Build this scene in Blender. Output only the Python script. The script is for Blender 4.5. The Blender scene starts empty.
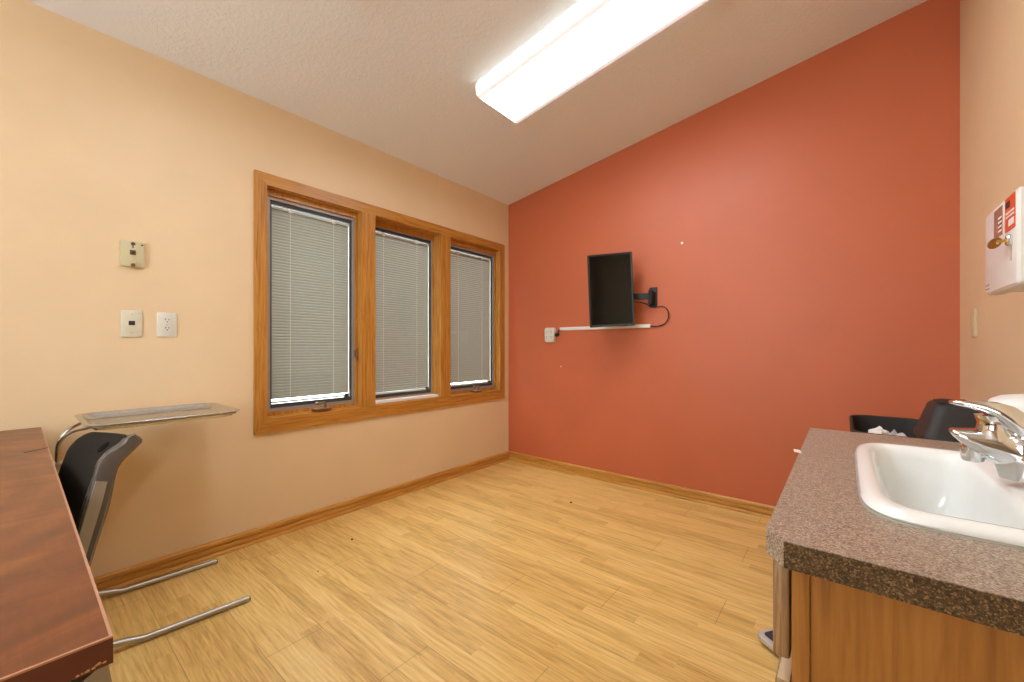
import bpy, bmesh, math, random
from mathutils import Vector, Matrix, noise
random.seed(7)
C = bpy.context.scene.collection
PI = math.pi

# ------------------------------------------------------------------ materials
def lin(r, g, b):
    f = lambda c: (c/255/12.92) if c/255 <= .04045 else ((c/255+.055)/1.055)**2.4
    return (f(r), f(g), f(b), 1)

class NT:
    def __init__(s, name):
        s.m = bpy.data.materials.new(name); s.m.use_nodes = True
        s.t = s.m.node_tree; s.t.nodes.clear()
        s.out = s.t.nodes.new('ShaderNodeOutputMaterial')
        s.b = s.t.nodes.new('ShaderNodeBsdfPrincipled')
        s.t.links.new(s.b.outputs[0], s.out.inputs[0])
    def n(s, kind, **kw):
        nd = s.t.nodes.new('ShaderNode'+kind)
        for k, v in kw.items(): setattr(nd, k, v)
        return nd
    def l(s, a, b): s.t.links.new(a, b)
    def val(s, sock, v):
        if hasattr(v, 'is_linked') or isinstance(v, bpy.types.NodeSocket): s.l(v, sock)
        else: sock.default_value = v
    def math(s, op, a, b=None, c=None):
        nd = s.n('Math', operation=op)
        for i, v in enumerate((a, b, c)):
            if v is not None: s.val(nd.inputs[i], v)
        return nd.outputs[0]
    def coords(s): return s.n('TexCoord').outputs['Object']
    def mapping(s, vec, scale=(1,1,1), loc=(0,0,0), rot=(0,0,0)):
        nd = s.n('Mapping'); s.l(vec, nd.inputs['Vector'])
        nd.inputs['Scale'].default_value = scale; nd.inputs['Location'].default_value = loc
        nd.inputs['Rotation'].default_value = rot
        return nd.outputs[0]
    def noise(s, vec, scale, detail=3, rough=.5, dist=0, dim='3D', w=None):
        nd = s.n('TexNoise', noise_dimensions=dim)
        if vec is not None: s.l(vec, nd.inputs['Vector'])
        nd.inputs['Scale'].default_value = scale; nd.inputs['Detail'].default_value = detail
        nd.inputs['Roughness'].default_value = rough; nd.inputs['Distortion'].default_value = dist
        if w is not None: s.l(w, nd.inputs['W'])
        return nd.outputs['Fac']
    def ramp(s, fac, stops, interp='LINEAR'):
        nd = s.n('ValToRGB'); s.l(fac, nd.inputs[0])
        cr = nd.color_ramp; cr.interpolation = interp
        while len(cr.elements) < len(stops): cr.elements.new(.5)
        for e, (p, c) in zip(cr.elements, stops): e.position = p; e.color = c
        return nd.outputs[0]
    def mix(s, fac, a, b, blend='MIX'):
        nd = s.n('Mix', data_type='RGBA', blend_type=blend)
        s.val(nd.inputs[0], fac); s.val(nd.inputs[6], a); s.val(nd.inputs[7], b)
        return nd.outputs[2]
    def bump(s, h, strength, dist=.002):
        nd = s.n('Bump'); s.l(h, nd.inputs['Height'])
        nd.inputs['Strength'].default_value = strength; nd.inputs['Distance'].default_value = dist
        s.l(nd.outputs[0], s.b.inputs['Normal'])
    def set(s, color=None, rough=None, metal=None, spec=None, **kw):
        if color is not None: s.val(s.b.inputs['Base Color'], color)
        if rough is not None: s.val(s.b.inputs['Roughness'], rough)
        if metal is not None: s.b.inputs['Metallic'].default_value = metal
        if spec is not None: s.b.inputs['Specular IOR Level'].default_value = spec
        for k, v in kw.items(): s.b.inputs[k.replace('_', ' ')].default_value = v
        return s.m

def plain(name, rgb, rough=.5, metal=0, spec=.5, var=.06, scale=30, bump=0, bscale=200):
    t = NT(name); c = lin(*rgb)
    co = t.coords(); f = t.noise(co, scale, 3)
    d = tuple(x*(1-var) for x in c[:3])+(1,); h = tuple(min(1, x*(1+var)) for x in c[:3])+(1,)
    col = t.ramp(f, [(.3, d), (.7, h)])
    if bump: t.bump(t.noise(co, bscale, 3), bump, .001)
    return t.set(col, rough, metal, spec)

def wall_mat(name, rgb, rough=.45, bump=.4, bscale=150, var=.025):
    t = NT(name); c = lin(*rgb); co = t.coords()
    f = t.noise(co, 3, 4)
    col = t.ramp(f, [(.3, tuple(x*(1-var) for x in c[:3])+(1,)), (.7, tuple(min(1, x*(1+var)) for x in c[:3])+(1,))])
    t.bump(t.noise(co, bscale, 3, .55), bump, .0015)
    return t.set(col, rough)

def ceiling_mat():
    t = NT('ceiling_texture'); co = t.coords()
    c = lin(236, 238, 239)
    h = t.noise(co, 50, 4, .6, .6)
    h2 = t.ramp(h, [(.42, (0,0,0,1)), (.62, (1,1,1,1))])
    t.bump(h2, .24, .004)
    return t.set(c, .75)

def wood_mat(name, axis, dark, mid, light, rough=.35, scale=1.0):
    t = NT(name); co = t.coords()
    sc = [34*scale]*3; sc[axis] = 2.2*scale
    v = t.mapping(co, sc)
    g = t.noise(v, 1.6, 5, .6, .8)
    sc2 = [160*scale]*3; sc2[axis] = 6*scale
    g2 = t.noise(t.mapping(co, sc2), 1.0, 2, .5)
    f = t.math('ADD', t.math('MULTIPLY', g, .72), t.math('MULTIPLY', g2, .28))
    col = t.ramp(f, [(.3, lin(*dark)), (.5, lin(*mid)), (.72, lin(*light))])
    t.bump(g2, .08, .001)
    return t.set(col, rough)

def floor_mat():
    t = NT('oak_laminate'); co = t.coords()
    sep = t.n('SeparateXYZ'); t.l(co, sep.inputs[0]); X, Y = sep.outputs[0], sep.outputs[1]
    # boards .2 m wide with three printed strips each, running along x
    BW = .2005; y0 = .766
    strip = t.math('FLOOR', t.math('DIVIDE', t.math('SUBTRACT', Y, y0), BW/3))
    board = t.math('FLOOR', t.math('DIVIDE', t.math('SUBTRACT', Y, y0), BW))
    wn = t.n('TexWhiteNoise', noise_dimensions='1D'); t.l(strip, wn.inputs['W'])
    off = t.math('MULTIPLY', wn.outputs['Value'], 3.7)
    cell = t.math('FLOOR', t.math('DIVIDE', t.math('ADD', X, off), .78))
    cid = t.math('ADD', t.math('MULTIPLY', cell, 7.31), t.math('MULTIPLY', strip, 3.17))
    wn2 = t.n('TexWhiteNoise', noise_dimensions='1D'); t.l(cid, wn2.inputs['W'])
    tone = wn2.outputs['Value']
    g = t.noise(t.mapping(co, (3.0, 46, 1)), 1.3, 5, .62, 1.0, '4D', t.math('MULTIPLY', cid, 1.0))
    g2 = t.noise(t.mapping(co, (9, 210, 1)), 1.0, 3, .6, 0, '4D', cid)
    # cathedral figure
    wv = t.n('TexWave', wave_type='BANDS', bands_direction='Y', wave_profile='SIN')
    cmb = t.n('CombineXYZ'); t.l(t.math('MULTIPLY', X, 3.0), cmb.inputs[0]); t.l(t.math('MULTIPLY', Y, 16), cmb.inputs[1]); t.l(cid, cmb.inputs[2])
    t.l(cmb.outputs[0], wv.inputs['Vector'])
    wv.inputs['Scale'].default_value = 1.1; wv.inputs['Distortion'].default_value = 14; wv.inputs['Detail'].default_value = 1.5; wv.inputs['Detail Scale'].default_value = .8
    cath = t.math('MULTIPLY', wv.outputs['Fac'], t.math('GREATER_THAN', tone, .45))
    f = t.math('ADD', t.math('MULTIPLY', g, .62), t.math('MULTIPLY', g2, .28))
    f = t.math('ADD', f, t.math('MULTIPLY', t.math('SUBTRACT', cath, .4), .09))
    f = t.math('ADD', f, t.math('MULTIPLY', t.math('SUBTRACT', tone, .5), .075))
    col = t.ramp(f, [(.27, lin(196,150,80)), (.43, lin(231,191,114)), (.56, lin(243,208,132)), (.74, lin(249,225,162))])
    # board seams
    fy = t.math('FRACT', t.math('DIVIDE', t.math('SUBTRACT', Y, y0), BW))
    sy = t.math('LESS_THAN', t.math('ABSOLUTE', t.math('SUBTRACT', fy, .5)), .4935)
    wb = t.n('TexWhiteNoise', noise_dimensions='1D'); t.l(board, wb.inputs['W'])
    # shift of the butt joints: .99 for board -1, 1.39 for board 0, random elsewhere
    boff = t.math('ADD', t.math('MULTIPLY', board, .40), t.math('MULTIPLY', t.math('FLOOR', t.math('MULTIPLY', wb.outputs['Value'], 2.99)), .0))
    fx = t.math('FRACT', t.math('DIVIDE', t.math('SUBTRACT', t.math('SUBTRACT', X, 1.39), boff), 1.21))
    sx = t.math('LESS_THAN', t.math('ABSOLUTE', t.math('SUBTRACT', fx, .5)), .4988)
    seam = t.math('MULTIPLY', sy, sx)
    col = t.mix(t.math('MULTIPLY', t.math('SUBTRACT', 1.0, seam), .45), col, lin(110,70,35))
    # scuffs with a shape of their own
    for (px, py, a, b, rot, k) in [(.845,1.60,.055,.012,1.0,.34), (.80,1.55,.06,.010,.15,.26), (1.10,1.72,.05,.014,.9,.2)]:
        mp = t.n('Mapping', vector_type='TEXTURE'); t.l(co, mp.inputs['Vector'])
        mp.inputs['Location'].default_value = (px, py, 0); mp.inputs['Rotation'].default_value = (0,0,rot); mp.inputs['Scale'].default_value = (a, b, 1)
        ln = t.n('VectorMath', operation='LENGTH'); t.l(mp.outputs[0], ln.inputs[0])
        mask = t.math('MULTIPLY', t.math('MAXIMUM', t.math('SUBTRACT', 1.0, ln.outputs['Value']), 0.0), k*2)
        mask = t.math('MULTIPLY', mask, t.noise(co, 120, 3))
        col = t.mix(mask, col, lin(95,75,55))
    t.bump(t.math('ADD', t.math('MULTIPLY', seam, .5), t.math('MULTIPLY', g2, .3)), .12, .001)
    r = t.math('ADD', .285, t.math('MULTIPLY', t.noise(co, 9, 3), .06))
    return t.set(col, r, 0, .5)

def mahogany_mat():
    t = NT('mahogany_laminate'); co = t.coords()
    wv = t.n('TexWave', wave_type='RINGS', rings_direction='Z', wave_profile='SIN')
    v = t.mapping(co, (1.6, 2.2, 1), loc=(-1.7, .7, 0))
    t.l(v, wv.inputs['Vector'])
    wv.inputs['Scale'].default_value = 2.1; wv.inputs['Distortion'].default_value = 4.0; wv.inputs['Detail'].default_value = 3; wv.inputs['Detail Scale'].default_value = 1.1
    big = t.noise(t.mapping(co, (6.0, 2.6, 1)), 1.4, 4, .55, 1.4)
    fine = t.noise(t.mapping(co, (14, 90, 1)), 1.5, 3, .6)
    f = t.math('ADD', t.math('ADD', t.math('MULTIPLY', wv.outputs['Fac'], .10), t.math('MULTIPLY', big, .72)), t.math('MULTIPLY', fine, .18))
    col = t.ramp(f, [(.3, lin(84,38,15)), (.5, lin(114,57,26)), (.72, lin(144,84,42))])
    # pale chips
    vo = t.n('TexVoronoi'); t.l(co, vo.inputs['Vector']); vo.inputs['Scale'].default_value = 9
    chip = t.math('LESS_THAN', vo.outputs['Distance'], .022)
    col = t.mix(t.math('MULTIPLY', chip, .7), col, lin(205,170,140))
    t.bump(fine, .05, .0006)
    return t.set(col, .33)

def counter_mat(nm='speckled_laminate', stops=[(.2, lin(92,74,58)), (.36, lin(134,114,96)), (.55, lin(160,140,122)), (.8, lin(194,178,160))]):
    t = NT(nm); co = t.coords()
    vo = t.n('TexVoronoi'); t.l(co, vo.inputs['Vector']); vo.inputs['Scale'].default_value = 520
    s2 = t.n('SeparateColor'); t.l(vo.outputs['Color'], s2.inputs[0])
    n2 = t.noise(co, 330, 3, .6)
    f = t.math('ADD', t.math('MULTIPLY', s2.outputs[0], .55), t.math('MULTIPLY', n2, .45))
    col = t.ramp(f, stops)
    return t.set(col, .36)

def glass_mat():
    t = NT('window_glass'); t.t.nodes.remove(t.b)
    tr = t.n('BsdfTransparent'); tr.inputs[0].default_value = (.93,.95,.94,1)
    gl = t.n('BsdfGlossy'); gl.inputs['Roughness'].default_value = .02; gl.inputs[0].default_value = (1,1,1,1)
    fr0 = t.n('Fresnel'); fr0.inputs[0].default_value = 1.45
    ge = t.n('NewGeometry'); fr = t.n('Math', operation='MULTIPLY'); t.l(fr0.outputs[0], fr.inputs[0]); t.l(t.math('SUBTRACT', 1.0, ge.outputs['Backfacing']), fr.inputs[1])
    mx = t.n('MixShader'); t.l(fr.outputs[0], mx.inputs[0]); t.l(tr.outputs[0], mx.inputs[1]); t.l(gl.outputs[0], mx.inputs[2])
    t.l(mx.outputs[0], t.out.inputs[0])
    return t.m

def emit_mat(name, rgb, strength):
    t = NT(name); co = t.coords()
    # two bright lamp rows behind a prismatic lens
    sep = t.n('SeparateXYZ'); t.l(co, sep.inputs[0])
    a = t.math('ABSOLUTE', sep.outputs[1])
    d = t.math('ABSOLUTE', t.math('SUBTRACT', a, .085))
    k = t.math('MAXIMUM', t.math('SUBTRACT', 1.0, t.math('MULTIPLY', d, 6.0)), .45)
    k = t.math('MULTIPLY', k, t.math('SUBTRACT', 1.0, t.math('MULTIPLY', t.math('GREATER_THAN', a, .158), .94)))
    k = t.math('MAXIMUM', k, t.math('MULTIPLY', t.math('GREATER_THAN', a, .1885), .055))
    prism = t.noise(t.mapping(co, (120, 120, 1)), 1, 2)
    t.bump(prism, .2, .001)
    t.set(lin(*rgb), .3)
    t.val(t.b.inputs['Emission Color'], (.87, .94, 1, 1))
    t.l(t.math('MULTIPLY', k, strength), t.b.inputs['Emission Strength'])
    return t.m

M = {}
M['peach'] = wall_mat('peach_wall_paint', (230,203,163))
M['terra'] = wall_mat('terracotta_wall_paint', (200,106,69), .46, .4)
M['ceil'] = ceiling_mat()
M['floor'] = floor_mat()
OAK = ((146,90,28), (186,126,50), (208,150,76))
M['oak_x'] = wood_mat('oak_trim_lengthwise_x', 0, *OAK)
M['oak_y'] = wood_mat('oak_trim_lengthwise_y', 1, *OAK)
M['oak_z'] = wood_mat('oak_trim_upright', 2, *OAK)
OB = ((164,106,38), (206,148,66), (224,170,92))
M['base_x'] = wood_mat('golden_oak_baseboard_x', 0, *OB)
M['base_y'] = wood_mat('golden_oak_baseboard_y', 1, *OB)
M['cab'] = wood_mat('cabinet_oak_veneer', 2, (126,78,30), (154,100,42), (172,120,58), .4)
M['cab_edge'] = wood_mat('cabinet_oak_edge', 2, (96,68,42), (146,110,72), (196,162,118), .5, 1.6)
M['end_grain'] = wood_mat('pale_oak_top_edge', 1, (190,160,120), (212,184,146), (226,204,168), .55)
M['mahog'] = mahogany_mat()
M['mahog_edge'] = plain('mahogany_edge_band', (92,42,26), .4, var=.15, scale=14)
M['edge_line'] = plain('worn_pale_desk_edge', (182,134,108), .4)
M['chip'] = plain('bare_particle_board', (206,170,120), .8, var=.2, scale=200)
M['counter'] = counter_mat()
M['porc'] = plain('white_porcelain', (236,237,234), .12, var=.01)
M['chrome'] = plain('polished_chrome', (225,226,228), .06, 1, var=.02)
M['steel'] = plain('brushed_steel', (196,196,194), .26, 1, var=.05, scale=60)
M['tube'] = plain('satin_steel_tube', (176,173,166), .28, 1, var=.05)
M['blackp'] = plain('black_plastic', (18,17,16), .5, var=.1)
M['blackm'] = plain('black_matte_plastic', (20,18,17), .55, var=.1)
M['binp'] = plain('charcoal_bin_plastic', (38,32,29), .6, var=.08)
M['charc'] = plain('charcoal_gloss_plastic', (92,86,82), .26, var=.06)
M['pad'] = plain('dark_brown_back_pad', (22,18,15), .85, 0, .2, var=.1, bump=.1)
M['silver'] = plain('silver_grey_plastic', (158,152,138), .42, var=.04, bump=.1, bscale=500)
M['screen'] = plain('dark_screen_glass', (8,9,9), .04, 0, .38, var=.02)
M['whitep'] = plain('white_plastic', (238,238,234), .35, var=.02)
M['almond'] = plain('almond_plastic', (204,192,150), .4, var=.03)
M['ivory'] = plain('ivory_plastic', (214,208,182), .4, var=.03)
M['outlet'] = plain('off_white_plastic', (218,214,200), .35, var=.02)
M['plate_tan'] = plain('tan_ivory_plastic', (216,196,158), .4, var=.03)
M['slot'] = plain('dark_slot', (40,36,32), .6)
M['brownjack'] = plain('brown_jack', (92,66,40), .5)
M['blind'] = plain('warm_grey_blind_slat', (170,167,157), .5, var=.03)
M['blindw'] = plain('white_blind_rail', (236,236,232), .4, var=.02)
M['cord'] = plain('white_cord', (238,238,230), .7)
M['gframe'] = plain('grey_aluminium_frame', (158,152,148), .4, .2, var=.04)
M['dframe'] = plain('dark_grey_gasket', (62,60,58), .6, var=.05)
M['glass'] = glass_mat()
M['bronze'] = plain('bronze_hardware', (140,110,76), .35, .6, var=.1)
M['lens'] = emit_mat('lit_prismatic_lens', (245,245,240), 21)
M['lens_end'] = emit_mat('lit_lens_end', (245,245,240), .42)
M['lwhite'] = plain('white_enamel', (236,236,232), .35, var=.02)
M['grey'] = plain('grey_painted_metal', (150,143,132), .4, .1, var=.06)
M['dgrey'] = plain('dark_grey_panel', (72,68,60), .5, var=.06)
M['scale_mat'] = plain('black_ribbed_mat', (56,56,58), .6, var=.1, bump=.3)
M['scale_b'] = plain('silver_scale_body', (206,204,202), .3, .2, var=.03)
M['gold'] = plain('brass_key', (176,150,74), .3, .9, var=.1)
M['orange'] = plain('orange_red_label', (226,84,40), .4, var=.03)
M['sharpsw'] = plain('cloudy_clear_window', (150,112,98), .15, var=.2, scale=60)
M['lav'] = plain('lavender_label', (190,180,216), .4, var=.1, scale=40)
M['bag'] = plain('crumpled_white_film', (208,208,210), .35, var=.08)
M['paper'] = plain('white_paper', (240,234,228), .7)
M['crumb'] = plain('dark_crumb', (44,38,30), .8)
M['rubber'] = plain('dark_rubber', (40,38,36), .7)
M['doorw'] = plain('painted_door', (150,140,118), .45, var=.03)
M['trimw'] = plain('pale_door_trim', (214,216,218), .4, var=.02)

# ------------------------------------------------------------------ geometry helpers
def _bm(): return bmesh.new()
def add_box(bm, x0, x1, y0, y1, z0, z1, bev=0, mat=None):
    r = bmesh.ops.create_cube(bm, size=1)['verts']
    for v in r:
        v.co = Vector((x0+(v.co.x+.5)*(x1-x0), y0+(v.co.y+.5)*(y1-y0), z0+(v.co.z+.5)*(z1-z0)))
    if bev:
        es = list({e for v in r for e in v.link_edges})
        bmesh.ops.bevel(bm, geom=es, offset=bev, segments=2, profile=.5, affect='EDGES')
    return bm
def box(*a, bev=0): return add_box(_bm(), *a, bev=bev)
def add_tube(bm, pts, r, seg=12, cap=True, smooth_n=0, closed=False):
    pts = [Vector(p) for p in pts]
    if smooth_n: pts = catmull(pts, smooth_n)
    n = len(pts); rs = r if isinstance(r, (list, tuple)) else [r]*n
    rings = []; up = None
    for i, p in enumerate(pts):
        if closed: t = (pts[(i+1) % n]-pts[i-1]).normalized()
        else: t = (pts[min(i+1, n-1)]-pts[max(i-1, 0)]).normalized()
        if up is None:
            up = Vector((0,0,1)) if abs(t.z) < .9 else Vector((1,0,0))
        a = t.cross(up).normalized(); up = a.cross(t).normalized()
        rings.append([bm.verts.new(p+(a*math.cos(k*2*PI/seg)+up*math.sin(k*2*PI/seg))*rs[i]) for k in range(seg)])
    for i in range(n if closed else n-1):
        A, B = rings[i], rings[(i+1) % n]
        for k in range(seg):
            bm.faces.new((A[k], A[(k+1) % seg], B[(k+1) % seg], B[k]))
    if cap and not closed:
        bm.faces.new(rings[0][::-1]); bm.faces.new(rings[-1])
    return bm
def tube(*a, **k): return add_tube(_bm(), *a, **k)
def catmull(pts, n):
    out = []
    P = [pts[0]*2-pts[1]]+pts+[pts[-1]*2-pts[-2]]
    for i in range(1, len(P)-2):
        for j in range(n):
            t = j/n; a, b, c, d = P[i-1], P[i], P[i+1], P[i+2]
            out.append(.5*((2*b)+(c-a)*t+(2*a-5*b+4*c-d)*t*t+(3*b-a-3*c+d)*t**3))
    out.append(pts[-1]); return out
def add_lathe(bm, prof, cx, cy, seg=32, cap=True, axis='z', cz=0):
    rings = []
    for (r, h) in prof:
        ring = []
        for k in range(seg):
            a = 2*PI*k/seg; c_, s_ = r*math.cos(a), r*math.sin(a)
            if axis == 'z': p = (cx+c_, cy+s_, h)
            elif axis == 'x': p = (h, cx+c_, cy+s_)
            else: p = (cx+c_, h, cy+s_)
            ring.append(bm.verts.new(p))
        rings.append(ring)
    for A, B in zip(rings, rings[1:]):
        for k in range(seg): bm.faces.new((A[k], A[(k+1) % seg], B[(k+1) % seg], B[k]))
    if cap: bm.faces.new(rings[0][::-1]); bm.faces.new(rings[-1])
    return bm
def lathe(*a, **k): return add_lathe(_bm(), *a, **k)
def add_loops(bm, loops, cap0=True, cap1=True):
    R = [[bm.verts.new(p) for p in L] for L in loops]
    n = len(R[0])
    for A, B in zip(R, R[1:]):
        for k in range(n): bm.faces.new((A[k], A[(k+1) % n], B[(k+1) % n], B[k]))
    if cap0: bm.faces.new(R[0][::-1])
    if cap1: bm.faces.new(R[-1])
    return bm
def loops(*a, **k): return add_loops(_bm(), *a, **k)
def add_prism(bm, poly, f0, f1):
    A = [bm.verts.new(f0(*p)) for p in poly]; B = [bm.verts.new(f1(*p)) for p in poly]
    n = len(A)
    for k in range(n): bm.faces.new((A[k], A[(k+1) % n], B[(k+1) % n], B[k]))
    bm.faces.new(A[::-1]); bm.faces.new(B); return bm
def prism(*a): return add_prism(_bm(), *a)
def rrect(w, h, r, n=6):
    out = []
    for (sx, sy, a0) in ((1,1,0), (-1,1,PI/2), (-1,-1,PI), (1,-1,1.5*PI)):
        for k in range(n+1):
            a = a0+PI/2*k/n
            out.append((sx*(w/2-r)+r*math.cos(a), sy*(h/2-r)+r*math.sin(a)))
    return out
def sell(cx, cy, rx, ry, p, n=72):
    out = []
    for k in range(n):
        a = 2*PI*k/n; c_, s_ = math.cos(a), math.sin(a)
        out.append((cx+rx*math.copysign(abs(c_)**(2/p), c_), cy+ry*math.copysign(abs(s_)**(2/p), s_)))
    return out
def xf(bm, mat): bmesh.ops.transform(bm, matrix=mat, verts=bm.verts); return bm

def obj(name, bm, m, parent=None, smooth=35, label=None):
    bmesh.ops.recalc_face_normals(bm, faces=bm.faces)
    me = bpy.data.meshes.new(name); bm.to_mesh(me); bm.free()
    o = bpy.data.objects.new(name, me); C.objects.link(o)
    me.materials.append(m if not isinstance(m, str) else M[m])
    if smooth:
        for p in me.polygons: p.use_smooth = True
        try: me.set_sharp_from_angle(angle=math.radians(smooth))
        except Exception: pass
    if parent is not None: o.parent = parent; 
    if parent is not None: o.matrix_parent_inverse = parent.matrix_world.inverted()
    if label: o['label'] = label
    return o
def thing(name, label, cat, loc=(0,0,0), group=None):
    o = bpy.data.objects.new(name, None); C.objects.link(o); o.location = loc
    o.empty_display_size = .05
    o['label'] = label; o['category'] = cat
    if group: o['group'] = group
    o.matrix_world = Matrix.Translation(loc)
    return o
def tag(o, label, cat, group=None):
    o['label'] = label; o['category'] = cat
    if group: o['group'] = group
    return o
def struct(name, bm, m, parent=None, smooth=0):
    o = obj(name, bm, m, parent, smooth)
    if parent is None: o['kind'] = 'structure'
    return o

# ------------------------------------------------------------------ room
RX, FY, NY = 3.042, 3.10, -1.70          # right wall, far (terracotta) wall, near wall
CZ, CS = 2.515, .1538                    # ceiling: z = CZ + CS*x
cz = lambda x: CZ+CS*x
TW = .16
struct('floor', box(-TW, RX+.1, NY-.1, FY+.1, -.06, 0), 'floor')
struct('ceiling', prism([(-TW, cz(-TW)), (RX+.1, cz(RX+.1)), (RX+.1, cz(RX+.1)+.08), (-TW, cz(-TW)+.08)],
       lambda a, b: (a, NY-.1, b), lambda a, b: (a, FY+.1, b)), 'ceil')
WY0, WY1, WZ0, WZ1 = .917, 2.956, .695, 2.035
bm = _bm()
add_box(bm, -TW, 0, NY, WY0, 0, CZ-.0); add_box(bm, -TW, 0, WY1, FY, 0, CZ)
add_box(bm, -TW, 0, WY0, WY1, 0, WZ0); add_box(bm, -TW, 0, WY0, WY1, WZ1, CZ)
struct('wall_left', bm, 'peach')
def sloped(y0, y1):
    return prism([(-TW, 0), (RX+.1, 0), (RX+.1, cz(RX+.1)), (-TW, cz(-TW))], lambda a, b: (a, y0, b), lambda a, b: (a, y1, b))
struct('wall_far', sloped(FY, FY+.1), 'terra')
NWX0, NWX1, NWZ0, NWZ1 = .70, 1.98, .85, 2.30      # unseen window opening added behind the viewer for fill light
nw = _bm()
for (a, b, lo, hi) in ((-TW, NWX0, 0, 1), (NWX1, RX+.1, 0, 1), (NWX0, NWX1, 0, 0), (NWX0, NWX1, 1, 1)):
    z0a = NWZ1 if lo else 0
    lo_z = lambda x: 0 if not (a == NWX0 and lo) else NWZ1
    hi_z = lambda x: NWZ0 if (a == NWX0 and not lo) else cz(x)
    add_prism(nw, [(a, lo_z(a)), (b, lo_z(b)), (b, hi_z(b)), (a, hi_z(a))], lambda p, q: (p, NY-.1, q), lambda p, q: (p, NY, q))
struct('wall_near', nw, 'peach')
struct('wall_right', box(RX, RX+.1, NY, FY, 0, cz(RX)), 'peach')

# baseboards: profiled board with a bead line and a shoe moulding
bprof = [(0,.0), (.022,.0), (.022,.010), (.018,.018), (.012,.021), (.007,.022), (.007,.027), (.013,.028), (.013,.047), (.004,.048), (.004,.057), (.012,.058), (.012,.072), (.008,.079), (.004,.081), (0,.081)]
struct('baseboard_left', prism(bprof, lambda a, b: (a, NY, b), lambda a, b: (a, FY, b)), 'base_y')
struct('baseboard_far', prism(bprof, lambda a, b: (.022, FY-a, b), lambda a, b: (RX, FY-a, b)), 'base_x')
struct('baseboard_right', prism(bprof, lambda a, b: (RX-a, 1.70, b), lambda a, b: (RX-a, FY-.022, b)), 'base_y')
struct('baseboard_near', prism(bprof, lambda a, b: (.022, NY+a, b), lambda a, b: (2.08, NY+a, b)), 'base_x')

# door added on the near wall, behind the viewer (seen only in reflections)
d1 = struct('door_1', box(2.16, 2.92, NY, NY+.035, .01, 2.03), 'doorw')
bm = _bm()
add_box(bm, 2.085, 2.15, NY, NY+.045, 0, 2.04); add_box(bm, 2.93, 2.995, NY, NY+.045, 0, 2.04); add_box(bm, 2.085, 2.995, NY, NY+.045, 2.04, 2.11)
obj('door_trim', bm, 'trimw', d1, 0)
bm = lathe([(.012, NY+.036), (.012, NY+.06), (.026, NY+.066), (.028, NY+.08), (.02, NY+.092), (.004, NY+.095)], 2.23, .98, 20, axis='y')
obj('door_knob', bm, 'steel', d1)

# ------------------------------------------------------------------ window wall: casing and three units
CO = .018
OY0, OY1, OZ0, OZ1 = .853, 3.02, .612, 2.102
mulls = [(1.506, 1.610), (2.212, 2.315)]
bm = _bm()
def quad_board(bm, a, b, c, d, x0, x1):       # mitred flat board, corners (y,z)
    add_prism(bm, [a, b, c, d], lambda y, z: (x0, y, z), lambda y, z: (x1, y, z))
t1 = _bm(); t2 = _bm()
quad_board(t1, (OY0,OZ1), (OY1,OZ1), (WY1,WZ1), (WY0,WZ1), 0, CO)
quad_board(t1, (OY0,OZ0), (WY0,WZ0), (WY1,WZ0), (OY1,OZ0), 0, CO)
quad_board(t2, (OY0,OZ0), (OY0,OZ1), (WY0,WZ1), (WY0,WZ0), 0, CO)
quad_board(t2, (OY1,OZ0), (WY1,WZ0), (WY1,WZ1), (OY1,OZ1), 0, CO)
for a, b in mulls: add_box(t2, 0, CO+.004, a, b, WZ0, WZ1)
trim = struct('trim_1', t1, 'oak_y')
obj('upright_casing', t2, 'oak_z', trim, 0)
units = [(WY0, 1.511), (1.605, 2.217), (2.310, WY1)]
for i, (a, b) in enumerate([(1.511, 1.605), (2.217, 2.310)]):
    struct('trim_%d' % (i+2), box(-TW, 0, a, b, WZ0, WZ1), 'oak_z')

def ring(bm, y0, y1, z0, z1, wy, wz, x0, x1):
    add_box(bm, x0, x1, y0, y0+wy, z0, z1); add_box(bm, x0, x1, y1-wy, y1, z0, z1)
    add_box(bm, x0, x1, y0+wy, y1-wy, z0, z0+wz); add_box(bm, x0, x1, y0+wy, y1-wy, z1-wz, z1)
    return bm

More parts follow.
